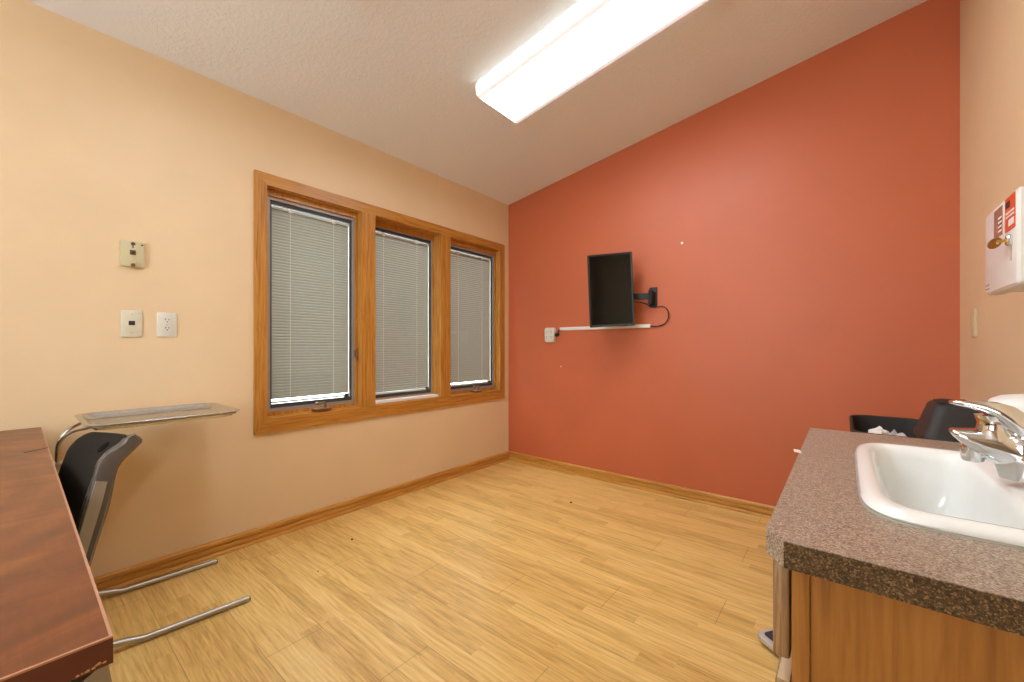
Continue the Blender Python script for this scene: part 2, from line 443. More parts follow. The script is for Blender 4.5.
wpos = ['left', 'middle', 'right']
for i, (a, b) in enumerate(units):
    w = bpy.data.objects.new('window_%d' % (i+1), None); C.objects.link(w); w['kind'] = 'structure'
    w.location = (-.08, (a+b)/2, WZ0); w.matrix_world = Matrix.Translation(w.location); w.empty_display_size = .05
    J = .005
    obj('jamb', ring(_bm(), a, b, WZ0, WZ1, J, J, -TW, -.002), 'oak_z', w, 0)
    a, b, z0, z1 = a+J, b-J, WZ0+J, WZ1-J
    fixed = (i == 1)
    sx = -.034 if not fixed else -.074
    sw = .016 if not fixed else .008
    sm0 = ring(_bm(), a, b, z0, z1, sw, .024, sx-.05, sx); add_box(sm0, sx-.05, sx+.002, a+sw, b-sw, z1-.034, z1-.024)
    obj('sash', sm0, 'oak_z', w, 0)
    if fixed:
        obj('sill_strip', box(-.085, -.012, a+.001, b-.001, z0-.004, z0+.018), 'blindw', w, 0)
    a, b, z0, z1 = a+sw, b-sw, z0+.024, z1-.034
    fx = sx-.012
    fw = .018 if not fixed else .006
    obj('frame', ring(_bm(), a, b, z0, z1, fw, fw, fx-.03, fx), 'gframe', w, 0)
    a, b, z0, z1 = a+fw, b-fw, z0+fw, z1-fw
    obj('gasket', ring(_bm(), a, b, z0, z1, .010, .022, fx-.040, fx-.008), 'dframe', w, 0)
    obj('glass', box(fx-.014, fx-.011, a+.010, b-.010, z0+.022, z1-.022), 'glass', w, 0)
    # hardware
    if not fixed:
        cy = (a*.5+b*.5) + (.03 if i == 0 else .02); czz = WZ0+J+.004
        c = obj('crank', box(sx, sx+.055, cy-.055, cy+.055, czz, czz+.016, bev=.006), 'bronze', w)
        hm = _bm()
        add_tube(hm, [(sx+.03, cy+.02, czz+.014), (sx+.036, cy+.022, czz+.034), (sx+.046, cy+.006, czz+.05), (sx+.045, cy-.03, czz+.046)], [.009, .008, .006, .005], 10)
        add_lathe(hm, [(.003, sx+.030), (.010, sx+.032), (.011, sx+.052), (.004, sx+.056)], cy-.036, czz+.046, 14, axis='x')
        obj('crank_handle', hm, 'bronze', c)
        ly = units[i][1]-J-.006
        if i == 0:
            lm = box(-.060, -.022, ly-.004, ly+.005, 1.01, 1.10, bev=.003)
            add_tube(lm, [(-.035, ly-.003, 1.035), (-.03, ly-.016, 1.05), (-.026, ly-.018, 1.085)], [.006, .005, .005], 8)
            obj('lock_lever', lm, 'bronze', w)
    # blind behind the glass
    bx = fx-.024 if not fixed else fx-.024
    ya, yb = a+.010, b-.016
    # daylight shows past the right edge of the slats
    bl = thing('window_blind', ['grey mini blind closed in the leftmost window, nearest the wall plates', 'grey mini blind closed in the middle window between the two oak mullions',
               'grey mini blind closed in the right window beside the terracotta wall corner'][i], 'blind', (bx, (ya+yb)/2, z0), 'mini blinds in the three windows')
    top = z1-.042
    z0 = z0+.018
    obj('headrail', box(bx-.008, bx+.008, ya, yb, top, top+.014, bev=.002), 'blindw', bl)
    sm = _bm(); zb = z0+.020; n = int((top-.004-zb)/.0178)
    for k in range(n):
        zc_ = top-.010-k*.0178
        prof = []
        for q in range(5):
            u_ = (q/4-.5)*.0235; cam = .0030*(1-(2*q/4-1)**2)
            ang = math.radians(70)
            prof.append((bx-(u_*math.cos(ang))+cam*math.sin(ang), zc_+u_*math.sin(ang)+cam*math.cos(ang)))
        lo = [(p[0]-.0003, p[1]-.0003) for p in prof][::-1]
        add_prism(sm, prof+lo, lambda p, q: (p, ya, q), lambda p, q: (p, yb, q))
    obj('slats', sm, 'blind', bl, 50)
    obj('bottom_rail', box(bx-.009, bx+.009, ya, yb, z0+(.004 if i else .008), z0+.021, bev=.003), 'blindw', bl)
    for f in (.22, .78):
        y_ = ya+(yb-ya)*f
        cm = tube([(bx+.0105, y_, z0+.02), (bx+.0105, y_, top+.004)], .0011, 6)
        obj('ladder_cord', cm, 'cord', bl)
        obj('clip', box(bx+.006, bx+.011, y_-.012, y_+.012, top-.008, top+.024, bev=.001), 'blindw', bl)
    obj('edge_guide', box(bx-.004, bx+.006, yb+.0015, yb+.0055, z0+.03, top), 'blindw', bl)
    obj('tilt_slider', box(bx, bx+.011, yb-.03, yb-.002, z0+.004, z0+.030, bev=.003), 'dframe', bl)

# unseen window added behind the viewer to bring neutral daylight onto the ceiling
w = bpy.data.objects.new('window_4', None); C.objects.link(w); w['kind'] = 'structure'
w.location = ((NWX0+NWX1)/2, NY-.05, NWZ0); w.matrix_world = Matrix.Translation(w.location); w.empty_display_size = .05
def xring(x0, x1, z0, z1, wd, y0, y1):
    bm = _bm()
    add_box(bm, x0, x0+wd, y0, y1, z0, z1); add_box(bm, x1-wd, x1, y0, y1, z0, z1)
    add_box(bm, x0+wd, x1-wd, y0, y1, z0, z0+wd); add_box(bm, x0+wd, x1-wd, y0, y1, z1-wd, z1); return bm
obj('casing', xring(NWX0-.065, NWX1+.065, NWZ0-.065, NWZ1+.065, .065, NY, NY+.018), 'oak_x', w, 0)
fb = xring(NWX0, NWX1, NWZ0, NWZ1, .04, NY-.08, NY-.03)
add_box(fb, (NWX0+NWX1)/2-.025, (NWX0+NWX1)/2+.025, NY-.08, NY-.03, NWZ0+.04, NWZ1-.04)
obj('frame', fb, 'oak_x', w, 0)

# ------------------------------------------------------------------ ceiling lights
SA = math.atan(CS)
def ceiling_light(x0, y0, label):
    # local frame: x along the slope, z normal to the ceiling
    L, W = 1.22, .386
    base = Matrix.Translation((x0, y0+W/2, cz(x0))) @ Matrix.Rotation(-SA, 4, 'Y')
    t = thing('ceiling_light', label, 'ceiling light', (x0, y0+W/2, cz(x0)), 'wraparound ceiling lights')
    def put(name, bm, m, sm=30):
        o = obj(name, bm, m, None, sm); o.parent = t
        o.matrix_parent_inverse = Matrix.Identity(4); o.matrix_basis = Matrix.Rotation(-SA, 4, 'Y')
        return o
    put('housing', box(.01, L-.01, -.17, .17, -.035, 0), 'lwhite')
    prof = [(-.188,-.016), (-.192,-.020), (-.192,-.074), (-.1885,-.080), (-.182,-.083), (.182,-.083), (.1885,-.080), (.192,-.074), (.192,-.020), (.188,-.016), (.182,-.018), (.178,-.050), (-.178,-.050), (-.182,-.018)]
    put('diffuser', prism(prof, lambda a, b: (.006, a, b), lambda a, b: (L-.006, a, b)), 'lens')
    cap = [(-.1935,-.012), (-.1945,-.018), (-.1945,-.076), (-.190,-.083), (-.184,-.086), (.184,-.086), (.190,-.083), (.1945,-.076), (.1945,-.018), (.1935,-.012)]
    for e in (0, L-.006):
        put('end_cap', prism(cap, lambda a, b, e=e: (e, a, b), lambda a, b, e=e: (e+.006, a, b)), 'lens_end')
    return t
ceiling_light(.900, 1.710, 'lit white wraparound ceiling light above the floor nearest the terracotta wall')
ceiling_light(.900, .47, 'lit white wraparound ceiling light nearest the viewer and desk')

# ------------------------------------------------------------------ plates on the left wall
def wall_plate(name, y0, y1, z0, z1, m, label, cat, d=.006):
    w, h = y1-y0, z1-z0
    t = thing(name, label, cat, (0, (y0+y1)/2, z0))
    yc, zc_ = (y0+y1)/2, (z0+z1)/2
    a = [(0, yc+p, zc_+q) for p, q in rrect(w, h, .006)]
    b = [(d-.002, yc+p, zc_+q) for p, q in rrect(w, h, .006)]
    c = [(d, yc+p, zc_+q) for p, q in rrect(w-.006, h-.006, .004)]
    obj('plate', loops([a, b, c]), m, t)
    return t, yc, zc_
def screw(par, x, y, z, m, r=.0035):
    obj('screw', lathe([(r, x), (r, x+.001), (r*.6, x+.0018)], y, z, 12, axis='x'), m, par)
t, yc, zc_ = wall_plate('phone_wall_plate', .307, .390, 1.478, 1.597, 'almond', 'tan phone jack wall plate, highest of the three plates on the peach wall', 'wall plate', .016)
jk = obj('jack', box(.0155, .020, yc-.010, yc+.010, zc_-.004, zc_+.018, bev=.001), 'brownjack', t)
obj('socket', box(.0195, .0208, yc-.004, yc+.005, zc_+.001, zc_+.011), 'slot', jk)
obj('mounting_post', lathe([(.006, .015), (.006, .022), (.008, .0225), (.008, .025)], yc, zc_+.046, 14, axis='x'), 'brownjack', t)
obj('mounting_post', lathe([(.006, .015), (.006, .022), (.008, .0225), (.008, .025)], yc, zc_-.052, 14, axis='x'), 'brownjack', t)
screw(t, .016, yc, zc_+.031, 'steel'); screw(t, .016, yc, zc_-.026, 'steel'); screw(t, .016, yc+.032, zc_+.046, 'brownjack', .004)
t, yc, zc_ = wall_plate('data_wall_plate', .309, .384, 1.150, 1.275, 'ivory', 'cream data jack plate with one dark port, left of the white outlet', 'wall plate')
jk = obj('jack', box(.0055, .0085, yc-.011, yc+.011, zc_-.006, zc_+.014, bev=.001), 'slot', t)
screw(t, .006, yc, zc_+.046, 'almond'); screw(t, .006, yc, zc_-.042, 'almond'); screw(t, .006, yc+.026, zc_+.050, 'almond', .003)

def duplex_face(par, x, y, z, axis='x', r=.0165):
    # one receptacle: rounded face with two slots and a ground hole
    def p(a, b, d): return (x+d, y+a, z+b) if axis == 'x' else (y+a, x-d, z+b)
    face = [(max(-r, min(r, 1.15*r*math.cos(k*2*PI/28))), max(-.0125*r/.0165, min(.0125*r/.0165, r*math.sin(k*2*PI/28)))) for k in range(28)]
    f = obj('receptacle', loops([[p(a, b, 0) for a, b in face], [p(a, b, .003) for a, b in face]]), 'outlet', par)
    k = r/.0165
    for (a, h) in ((-.006*k, .0085*k), (.006*k, .007*k)):
        sl = [(a-.0014*k, .001*k), (a+.0014*k, .001*k), (a+.0014*k, .001*k+h), (a-.0014*k, .001*k+h)]
        obj('slot', loops([[p(q, w, .0025) for q, w in sl], [p(q, w, .0034) for q, w in sl]]), 'slot', f, 0)
    g = [(.0026*k*math.cos(i*PI/5), -.006*k+.0026*k*math.sin(i*PI/5)) for i in range(10)]
    obj('ground_hole', loops([[p(q, w, .0025) for q, w in g], [p(q, w, .0034) for q, w in g]]), 'slot', f, 0)
t, yc, zc_ = wall_plate('outlet_plate', .437, .512, 1.155, 1.274, 'outlet', 'white duplex power outlet plate, right of the cream data plate', 'outlet')
duplex_face(t, .006, yc, zc_+.020); duplex_face(t, .006, yc, zc_-.020); screw(t, .006, yc, zc_, 'steel', .003)

# small plate on the right wall, seen edge-on
t = thing('switch_plate', 'cream switch plate seen almost edge-on beside the terracotta corner', 'switch', (RX, 2.786, 1.149))
a = [(RX, 2.786+p, 1.2135+q) for p, q in rrect(.072, .130, .006)]
b = [(RX-.006, 2.786+p, 1.2135+q) for p, q in rrect(.072, .130, .006)]
c = [(RX-.009, 2.786+p, 1.2135+q) for p, q in rrect(.066, .122, .004)]
obj('plate', loops([a, b, c]), 'plate_tan', t)
obj('rocker', box(RX-.0115, RX-.0085, 2.770, 2.802, 1.180, 1.247, bev=.001), 'plate_tan', t)

# ------------------------------------------------------------------ monitor on its wall arm
MC = Vector((1.212, 2.85, 1.538))
vdir = Vector((2.581-MC.x, 0-MC.y, 0)).normalized()          # screen faces back into the room
rt = Vector((-vdir.y, vdir.x, 0))                            # screen right, as seen from the room
rt = rt if rt.x > 0 else -rt
MB_ = Matrix((( rt.x, -vdir.x, 0, MC.x), (rt.y, -vdir.y, 0, MC.y), (0, 0, 1, MC.z), (0,0,0,1))) @ Matrix.Rotation(math.radians(-2.2), 4, 'Y')
if MB_.determinant() < 0: raise SystemExit('mirror')
# local: x right, y away from viewer, z up
t = thing('monitor', 'black upright flat screen monitor held on the terracotta wall', 'monitor', MC)
MW, MH = .331, .552
def mput(name, bm, m, par): return obj(name, xf(bm, MB_), m, par)
def mloop(w, h, y, r): return [(p, y, q) for p, q in rrect(w, h, r, 4)]
bz = _bm()
add_loops(bz, [mloop(MW-.03, MH-.03, .004, .002), mloop(MW-.03, MH-.03, -.001, .002), mloop(MW-.006, MH-.006, -.004, .004), mloop(MW, MH, 0, .006), mloop(MW, MH, .014, .006), mloop(MW-.03, MH-.03, .018, .01)], True, True)
mput('bezel', bz, 'blackp', t)
mput('screen', loops([mloop(MW-.029, MH-.029, .0035, .002), mloop(MW-.029, MH-.029, -.0005, .002)]), 'screen', t)
mput('rear_housing', loops([mloop(MW-.04, MH-.04, .017, .02), mloop(MW-.08, MH-.12, .038, .03), mloop(.16, .22, .045, .02)]), 'blackm', t)
mput('status_light', box(.118, .130, -.0055, -.003, -.2705, -.2675), 'grey', t)
# arm
PX, PZ = 1.447, 1.487
ar = thing('monitor_wall_mount', 'black jointed wall arm and plate holding the monitor', 'wall mount', (PX, FY, PZ))
obj('wall_plate', box(PX-.029, PX+.029, FY-.014, FY, PZ-.076, PZ+.076, bev=.004), 'blackm', ar)
pm = box(PX-.016, PX+.016, FY-.060, FY-.014, PZ-.048, PZ+.042, bev=.004)
add_lathe(pm, [(.014, PZ-.055), (.017, PZ-.052), (.017, PZ+.048), (.014, PZ+.051)], PX, FY-.062, 16)
obj('pivot', pm, 'blackm', ar)
back = MB_ @ Vector((.0, .048, 0))
elb = Vector((1.285, FY-.092, PZ+.008))
def bar(p, q, w, h):
    p, q = Vector(p), Vector(q); d = (q-p); n = Vector((-d.y, d.x, 0)).normalized()*w/2; u_ = Vector((0,0,h/2))
    return loops([[p+n+u_, p-n+u_, p-n-u_, p+n-u_], [q+n+u_, q-n+u_, q-n-u_, q+n-u_]])
obj('arm', bar((PX, FY-.062, PZ+.004), elb, .022, .046), 'blackm', ar)
fm = bar(elb+Vector((0,0,.0)), back, .022, .040)
add_lathe(fm, [(.013, elb.z-.034), (.016, elb.z-.03), (.016, elb.z+.03), (.013, elb.z+.034)], elb.x, elb.y, 16)
obj('forearm', fm, 'blackm', ar)
hp = loops([mloop(.11, .11, .0455, .008), mloop(.11, .11, .050, .008)]); obj('head_plate', xf(hp, MB_), 'blackm', ar)

# raceway, outlet adapter, cable, wall marks
o = obj('cable_raceway', box(.604, 1.424, FY-.016, FY, 1.256, 1.284, bev=.004), 'whitep'); tag(o, 'white plastic cable raceway running along the terracotta wall under the monitor', 'raceway')
t = thing('outlet_adapter', 'white plug-in outlet adapter at the left end of the raceway', 'outlet', (.507, FY, 1.15))
def ol(w, h, y):
    out = []
    for p, q in rrect(w, h, .026, 6):
        k = 1-.10*(1-abs(q)/(h/2)) if abs(q) < h/2 else 1
        tp = 1.0+.05*(q/(h/2))
        out.append((.507+p*k*tp, y, 1.217+q))
    return out
obj('body', loops([ol(.108, .134, FY), ol(.108, .134, FY-.030), ol(.096, .122, FY-.038)]), 'outlet', t)
for dx in (-.024, .024):
    for dz in (.026, -.020):
        duplex_face(t, FY-.037, .507+dx, 1.217+dz, 'y', .016)
pg = box(.572, .598, FY-.034, FY-.004, 1.205, 1.235, bev=.006)
add_tube(pg, [(.590, FY-.02, 1.232), (.598, FY-.016, 1.252), (.600, FY-.012, 1.268), (.606, FY-.010, 1.270)], .005, 8)
add_box(pg, .560, .575, FY-.026, FY-.012, 1.212, 1.228)
o = obj('power_plug', pg, 'blackm'); tag(o, 'black power plug between the outlet adapter and the white raceway', 'plug')
cp = [(1.420, FY-.010, 1.268), (1.48, FY-.010, 1.266), (1.535, FY-.014, 1.282), (1.565, FY-.018, 1.33), (1.556, FY-.020, 1.385), (1.52, FY-.024, 1.41), (1.455, FY-.050, 1.408), (1.405, FY-.075, 1.438), (1.345, FY-.11, 1.452), (1.28, FY-.14, 1.45)]
o = obj('monitor_cable', tube(cp, .0042, 8, smooth_n=6), 'blackm'); tag(o, 'thin black cable looping from the raceway end up to the monitor arm', 'cable')
for (x, z, r, lb) in [(1.656, 1.870, .009, 'small white wall anchor, higher one right of the monitor'), (.612, .934, .0065, 'small white wall anchor, lower one beneath the outlet adapter')]:
    o = obj('wall_anchor', lathe([(r, FY), (r, FY-.002), (r*.6, FY-.0035), (r*.3, FY-.001)], x, z, 16, axis='y'), 'whitep'); tag(o, lb, 'wall anchor')

# ------------------------------------------------------------------ instrument tray and its stand
TX0, TX1, TY0, TY1, TZ = .085, .515, .155, .645, .823
tcx, tcy = (TX0+TX1)/2, (TY0+TY1)/2; tw, th = TX1-TX0, TY1-TY0
def tl(ins, z, r): return [(tcx+p, tcy+q, z) for p, q in rrect(tw-2*ins, th-2*ins, r, 5)]
tm = loops([tl(.003, TZ-.004, .055), tl(0, TZ-.001, .058), tl(.002, TZ+.001, .056), tl(.016, TZ+.0005, .044), tl(.020, TZ-.003, .040), tl(.031, TZ-.020, .034), tl(.037, TZ-.0225, .030)], False, True)
add_loops(tm, [tl(.003, TZ-.004, .055), tl(.018, TZ-.003, .042), tl(.029, TZ-.0235, .034), tl(.037, TZ-.025, .030)], False, True)
o = obj('instrument_tray', tm, 'steel'); tag(o, 'shallow stainless steel instrument tray beside the peach wall', 'tray')
st = thing('tray_stand', 'steel tube stand with two floor legs under the instrument tray', 'stand', (.337, .1, 0))
PXs, PYs = .337, .100
fr = [(tcx+p, tcy+q, TZ-.0095) for p, q in rrect(tw-.030, th-.030, .048, 5)]
obj('tray_frame', tube(fr, .0045, 8, closed=True), 'tube', st)
for s in (-1, 1):
    obj('support_rod', tube([(PXs+s*.012, PYs, .60), (PXs+s*.012, PYs, .70), (PXs+s*.014, PYs+.002, .74), (PXs+s*.03, PYs+.016, .775), (PXs+s*.05, PYs+.040, .795), (PXs+s*.08, PYs+.062, .803), (PXs+s*.10, PYs+.074, .809)], .0055, 10, smooth_n=5), 'tube', st)
pm = tube([(PXs, PYs, .075), (PXs, PYs, .665)], .021, 18)
add_lathe(pm, [(.021, .66), (.024, .664), (.024, .676), (.018, .68)], PXs, PYs, 18)
obj('post', pm, 'tube', st)
obj('crossbar', tube([(.070, .14, .048), (.12, .105, .062), (PXs, PYs, .075), (.50, .105, .062), (.56, .14, .048)], .0135, 12, smooth_n=4), 'tube', st)
for (xa, xb, ye) in ((.078, .097, .652), (.549, .577, .645)):
    lm = tube([(xa, .13, .050), (xa, .20, .042), (xa+.001, .275, .024), (xa+.002, .31, .0145), (xb, ye, .0126)], .0125, 14)
    lg = obj('leg', lm, 'tube', st)
    obj('end_plug', tube([(xb, ye-.002, .0126), (xb, ye+.003, .0126)], .0105, 12), 'rubber', lg)

# ------------------------------------------------------------------ desk
DX0, DX1, DY0, DY1, DZ, DT = .062, 1.951, -.715, .0695, .780, .030
dk = thing('desk', 'mahogany laminate desk with worn chipped edges in the left foreground', 'desk', (1.0, -.33, 0))
obj('tabletop', box(DX0+.003, DX1-.003, DY0+.003, DY1-.003, DZ-DT, DZ), 'mahog', dk, 0)
def band(t_, z0, z1, out=0):
    x0, x1, y0, y1 = DX0-out, DX1+out, DY0-out, DY1+out
    R_ = [[(x0,y0,z), (x1,y0,z), (x1,y1,z), (x0,y1,z)] for z in (z0, z1)]
    I_ = [[(x0+t_,y0+t_,z), (x1-t_,y0+t_,z), (x1-t_,y1-t_,z), (x0+t_,y1-t_,z)] for z in (z1, z0)]
    bm = loops(R_+I_+[R_[0]], False, False); bmesh.ops.remove_doubles(bm, verts=bm.verts, dist=1e-5); return bm
obj('edge_band', band(.0029, DZ-DT, DZ-.002), 'mahog_edge', dk, 0)
obj('edge_line', band(.0029, DZ-.002, DZ+.0002), 'edge_line', dk, 0, 'pale worn arris around the desk top')
cm = _bm()
for k in range(9):
    y = .043+k*.0026; s = random.uniform(.0008, .0022)
    bmesh.ops.create_icosphere(cm, subdivisions=2, radius=1, matrix=Matrix.Translation((DX1, y+random.uniform(-.001,.001), DZ-DT+.002+.0006*k*(.4+.6*random.random()))) @ Matrix.Diagonal((.0008, s*1.2, s, 1)))
obj('edge_chips', cm, 'chip', dk, 30, 'bare particle board chips on the desk edge')
obj('scratch', tube([(.640, .018, DZ+.0002), (.622, .042, DZ+.0002), (.601, .068, DZ+.0002)], .0011, 6), 'dgrey', dk)
for (lx, sx) in ((DX1-.02, 1), (DX0+.05, -1)):
    for sy in (1, -1):
        ye = DY1-.002 if sy > 0 else DY0+.002
        lb = _bm()
        fy = ye+.16*sy*.5
        add_prism(lb, [(ye-sy*.055, .715), (ye-sy*.001, .748), (fy+sy*.02, 0), (fy-sy*.05, 0)], lambda y, z: (lx-.022, y, z), lambda y, z: (lx+.006, y, z))
        obj('leg', lb, 'grey', dk, 0)
    obj('end_panel', box(lx-.012, lx-.002, DY0+.05, DY1-.05, .30, DZ-DT), 'dgrey', dk, 0)
    obj('top_bar', box(lx-.022, lx+.006, DY0+.01, DY1-.05, .715, DZ-DT), 'dgrey', dk, 0)
obj('modesty_panel', box(DX0+.08, DX1-.04, DY0+.25, DY0+.265, .30, DZ-DT), 'dgrey', dk, 0)

# ------------------------------------------------------------------ chair
CHX, CHY = 1.050, .112
chm = Matrix.Translation((CHX, CHY, 0)) @ Matrix.Rotation(math.radians(2.7), 4, 'Z')
ch = thing('desk_chair', 'black plastic chair with silver side strips tucked behind the desk', 'chair', (CHX, CHY, 0))
def cput(name, bm, m, par=None, sm=40): return obj(name, xf(bm, chm), m, par or ch, sm)
def cput_w(name, bm, m, par=None, sm=45): return obj(name, bm, m, par or ch, sm)
NR = [(.060,.50), (.068,.58), (.084,.678), (.099,.75), (.115,.813), (.121,.837), (.138,.860), (.158,.875), (.168,.890)]   # near edge (y, z)
FR = [(.030,.50), (.045,.58), (.064,.670), (.079,.740), (.093,.793), (.101,.824), (.109,.842), (.121,.851), (.132,.853)]   # far edge
OR_ = [(.090,.50), (.102,.58), (.121,.660), (.140,.738), (.150,.803), (.160,.831), (.184,.859), (.196,.876), (.186,.893)]  # back of the near wing
sm3 = lambda L: catmull([Vector((0, a, b)) for a, b in L], 4)
NC, FC, OC = sm3(NR), sm3(FR), sm3(OR_)
XN, XF = 1.258, .842
def rows_(off, m0=0.0, m1=1.0, n=18):
    out = []
    for i, (a, b) in enumerate(zip(NC, FC)):
        row = []
        for k in range(n+1):
            s_ = m0+(m1-m0)*k/n
            p = b.lerp(a, s_); bul = .012*(1-(2*s_-1)**2)
            corner = max(0, (.14-s_)/.14)**2*.022*max(0, (p.z-.80)/.05)
            row.append(Vector((XF+(XN-XF)*s_, p.y+bul+off, p.z-corner-max(0, off)*.25)))
        out.append(row)
    return out
def slab(f, b):
    bm = _bm(); F_ = [[bm.verts.new(p) for p in r] for r in f]; B_ = [[bm.verts.new(p) for p in r] for r in b]
    m_, n_ = len(F_), len(F_[0])
    for i in range(m_-1):
        for k in range(n_-1):
            bm.faces.new((F_[i][k], F_[i][k+1], F_[i+1][k+1], F_[i+1][k])); bm.faces.new((B_[i][k], B_[i+1][k], B_[i+1][k+1], B_[i][k+1]))
    for i in range(m_-1):
        bm.faces.new((F_[i][0], F_[i+1][0], B_[i+1][0], B_[i][0])); bm.faces.new((F_[i][-1], B_[i][-1], B_[i+1][-1], F_[i+1][-1]))
    for k in range(n_-1):
        bm.faces.new((F_[0][k], B_[0][k], B_[0][k+1], F_[0][k+1])); bm.faces.new((F_[-1][k], F_[-1][k+1], B_[-1][k+1], B_[-1][k]))
    return bm
bk = cput_w('backrest', slab(rows_(0), rows_(.018)), 'pad')
fr_ = rows_(-.0012)
hp_ = fr_[-9][14]; tv = (fr_[-8][14]-fr_[-10][14]).normalized()
hm = _bm()
bmesh.ops.create_uvsphere(hm, u_segments=20, v_segments=10, radius=1, matrix=Matrix.Translation(hp_) @ Matrix.Rotation(math.atan2(-tv.y, tv.z), 4, 'X') @ Matrix.Diagonal((.028, .0016, .015, 1)))
M['hole'] = plain('painted_hole_shade', (5,4,4), .9, 0, .1)  # near-black disc laid on the pad paints the dark inside of a grip hole
cput_w('hand_hole_shade', hm, 'hole', bk)
# side wings with a lip that sweeps back at the top, and silver strips let into them
for near in (True, False):
    wl = []; sl2 = []
    for i in range(len(NC)):
        if near: a, b, x, sg = NC[i], OC[i], XN, 1
        else:
            if FC[i].z > .838: continue
            a = FC[i]+Vector((0, .016, 0)); b = FC[i]+Vector((0, .042, -.004)); x, sg = XF, -1
        d = b-a
        if near and i >= len(NC)-2: d = d*(.86 if i == len(NC)-2 else .6); a = b-d*1.1
        sec = [(-.014, a), (.008, a+d*.02), (.013, a+d*.18), (.013, a+d*.86), (.007, a+d), (-.014, a+d)]
        wl.append([Vector((x+sg*u_, v.y, v.z)) for u_, v in sec])
        if .53 < a.z < .812:
            sl2.append([Vector((x+sg*u_, v.y, v.z)) for u_, v in ((.004, a+d*.08), (.0142, a+d*.14), (.0142, a+d*.64), (.004, a+d*.66))])
    wg = cput_w('side_wing', loops(wl), 'charc')
    cput_w('side_strip', loops(sl2), 'silver', wg)
# seat, frame and legs (under the desk)
sl = []
for (ins, z) in ((.02, .435), (.0, .445), (.0, .462), (.02, .472)):
    sl.append([(p, -.29+q, z) for p, q in rrect(.46-2*ins, .45-2*ins, .06, 5)])
cput('seat', loops(sl), 'blackp')
for s in (-1, 1):
    cput('back_support', tube([(s*.16, -.12, .425), (s*.16, -.075, .43), (s*.16, -.040, .47), (s*.16, -.030, .56), (s*.16, -.014, .62)], .010, 10, smooth_n=4), 'tube')
    cput('leg', tube([(s*.18, -.44, .43), (s*.21, -.47, .012)], .011, 10), 'tube')
    cput('leg', tube([(s*.18, -.13, .43), (s*.21, -.02, .012)], .011, 10), 'tube')
    cput('side_rail', tube([(s*.18, -.45, .428), (s*.18, -.12, .428)], .009, 10), 'tube')
    for y in (-.47, -.02): cput('foot_cap', lathe([(.014, 0), (.015, .004), (.0145, .022), (.012, .026)], s*.21, y, 14), 'rubber')

# ------------------------------------------------------------------ vanity cabinet, counter, sink
KX0, KX1, KY0, KY1 = 2.493, RX, .657, 1.645       # countertop
ZT, TH = .84, .036
SX, SY, SRX, SRY = 2.788, 1.122, .188, .298
SP = 7.0
ct = _bm()
ch_ = .024
outer = [(KX0+ch_, KY0), (KX1, KY0), (KX1, KY1), (KX0+.004, KY1), (KX0, KY1-.004), (KX0, KY0+ch_*1.2)]
hole = sell(SX, SY, SRX-.024, SRY-.024, 6, 60)
vs0 = [[ct.verts.new((x, y, z)) for x, y in outer] for z in (ZT, ZT-TH)]
hs0 = [[ct.verts.new((x, y, z)) for x, y in hole] for z in (ZT, ZT-TH)]
for L in (vs0, hs0):
    n = len(L[0])
    for k in range(n): ct.faces.new((L[0][k], L[0][(k+1) % n], L[1][(k+1) % n], L[1][k]))
for lv in (0, 1):
    es = []
    for L in (vs0[lv], hs0[lv]):
        for k in range(len(L)): es.append(ct.edges.get((L[k], L[(k+1) % len(L)])))
    bmesh.ops.triangle_fill(ct, use_beauty=True, use_dissolve=False, edges=es)
M['edge_strip'] = counter_mat('speckled_dark_edge', [(.2, lin(44,30,18)), (.42, lin(66,48,30)), (.62, lin(92,70,46)), (.85, lin(150,122,86))])
o = obj('countertop', ct, 'counter', None, 0)
sm_ = _bm()
for pts in ([(KX0+ch_, KY0), (KX1, KY0)],):
    (xa, ya_), (xb, yb_) = pts
    add_box(sm_, xa, xb, ya_-.0012, ya_-.0001, ZT-TH, ZT-.0008)
obj('edge_strip', sm_, 'edge_strip', o, 0, 'dark brown speckled edge strip')
tag(o, 'speckled brown laminate countertop with clipped front corner around the sink', 'countertop')

VX0, VY0, VY1, VZ = 2.523, .690, 1.632, ZT-TH
vb = thing('vanity_cabinet', 'honey oak sink cabinet under the speckled countertop', 'cabinet', ((VX0+RX)/2, 1.16, 0))
bm = _bm()
add_box(bm, VX0+.020, RX, VY0+.006, VY0+.018, .09, VZ); add_box(bm, VX0+.020, RX, VY1-.012, VY1, .09, VZ)
add_box(bm, VX0+.020, RX, VY0+.018, VY1-.012, .09, .105); add_box(bm, RX-.008, RX, VY0+.018, VY1-.012, .105, VZ)
add_box(bm, VX0+.075, VX0+.09, VY0+.012, VY1-.006, 0, .09); add_box(bm, VX0+.09, RX, VY0+.012, VY0+.027, 0, .09); add_box(bm, VX0+.09, RX, VY1-.021, VY1-.006, 0, .09)
obj('body', bm, 'cab', vb, 0)
bm = _bm()
for (a, b) in ((VY0, VY0+.045), (1.138, 1.184), (VY1-.045, VY1)): add_box(bm, VX0, VX0+.020, a, b, .09, VZ)
for (za, zb) in ((.09, .125), (.618, .655), (VZ-.03, VZ)):
    for (a, b) in ((VY0+.045, 1.138), (1.184, VY1-.045)): add_box(bm, VX0, VX0+.020, a, b, za, zb)
obj('face_frame', bm, 'cab', vb, 0)
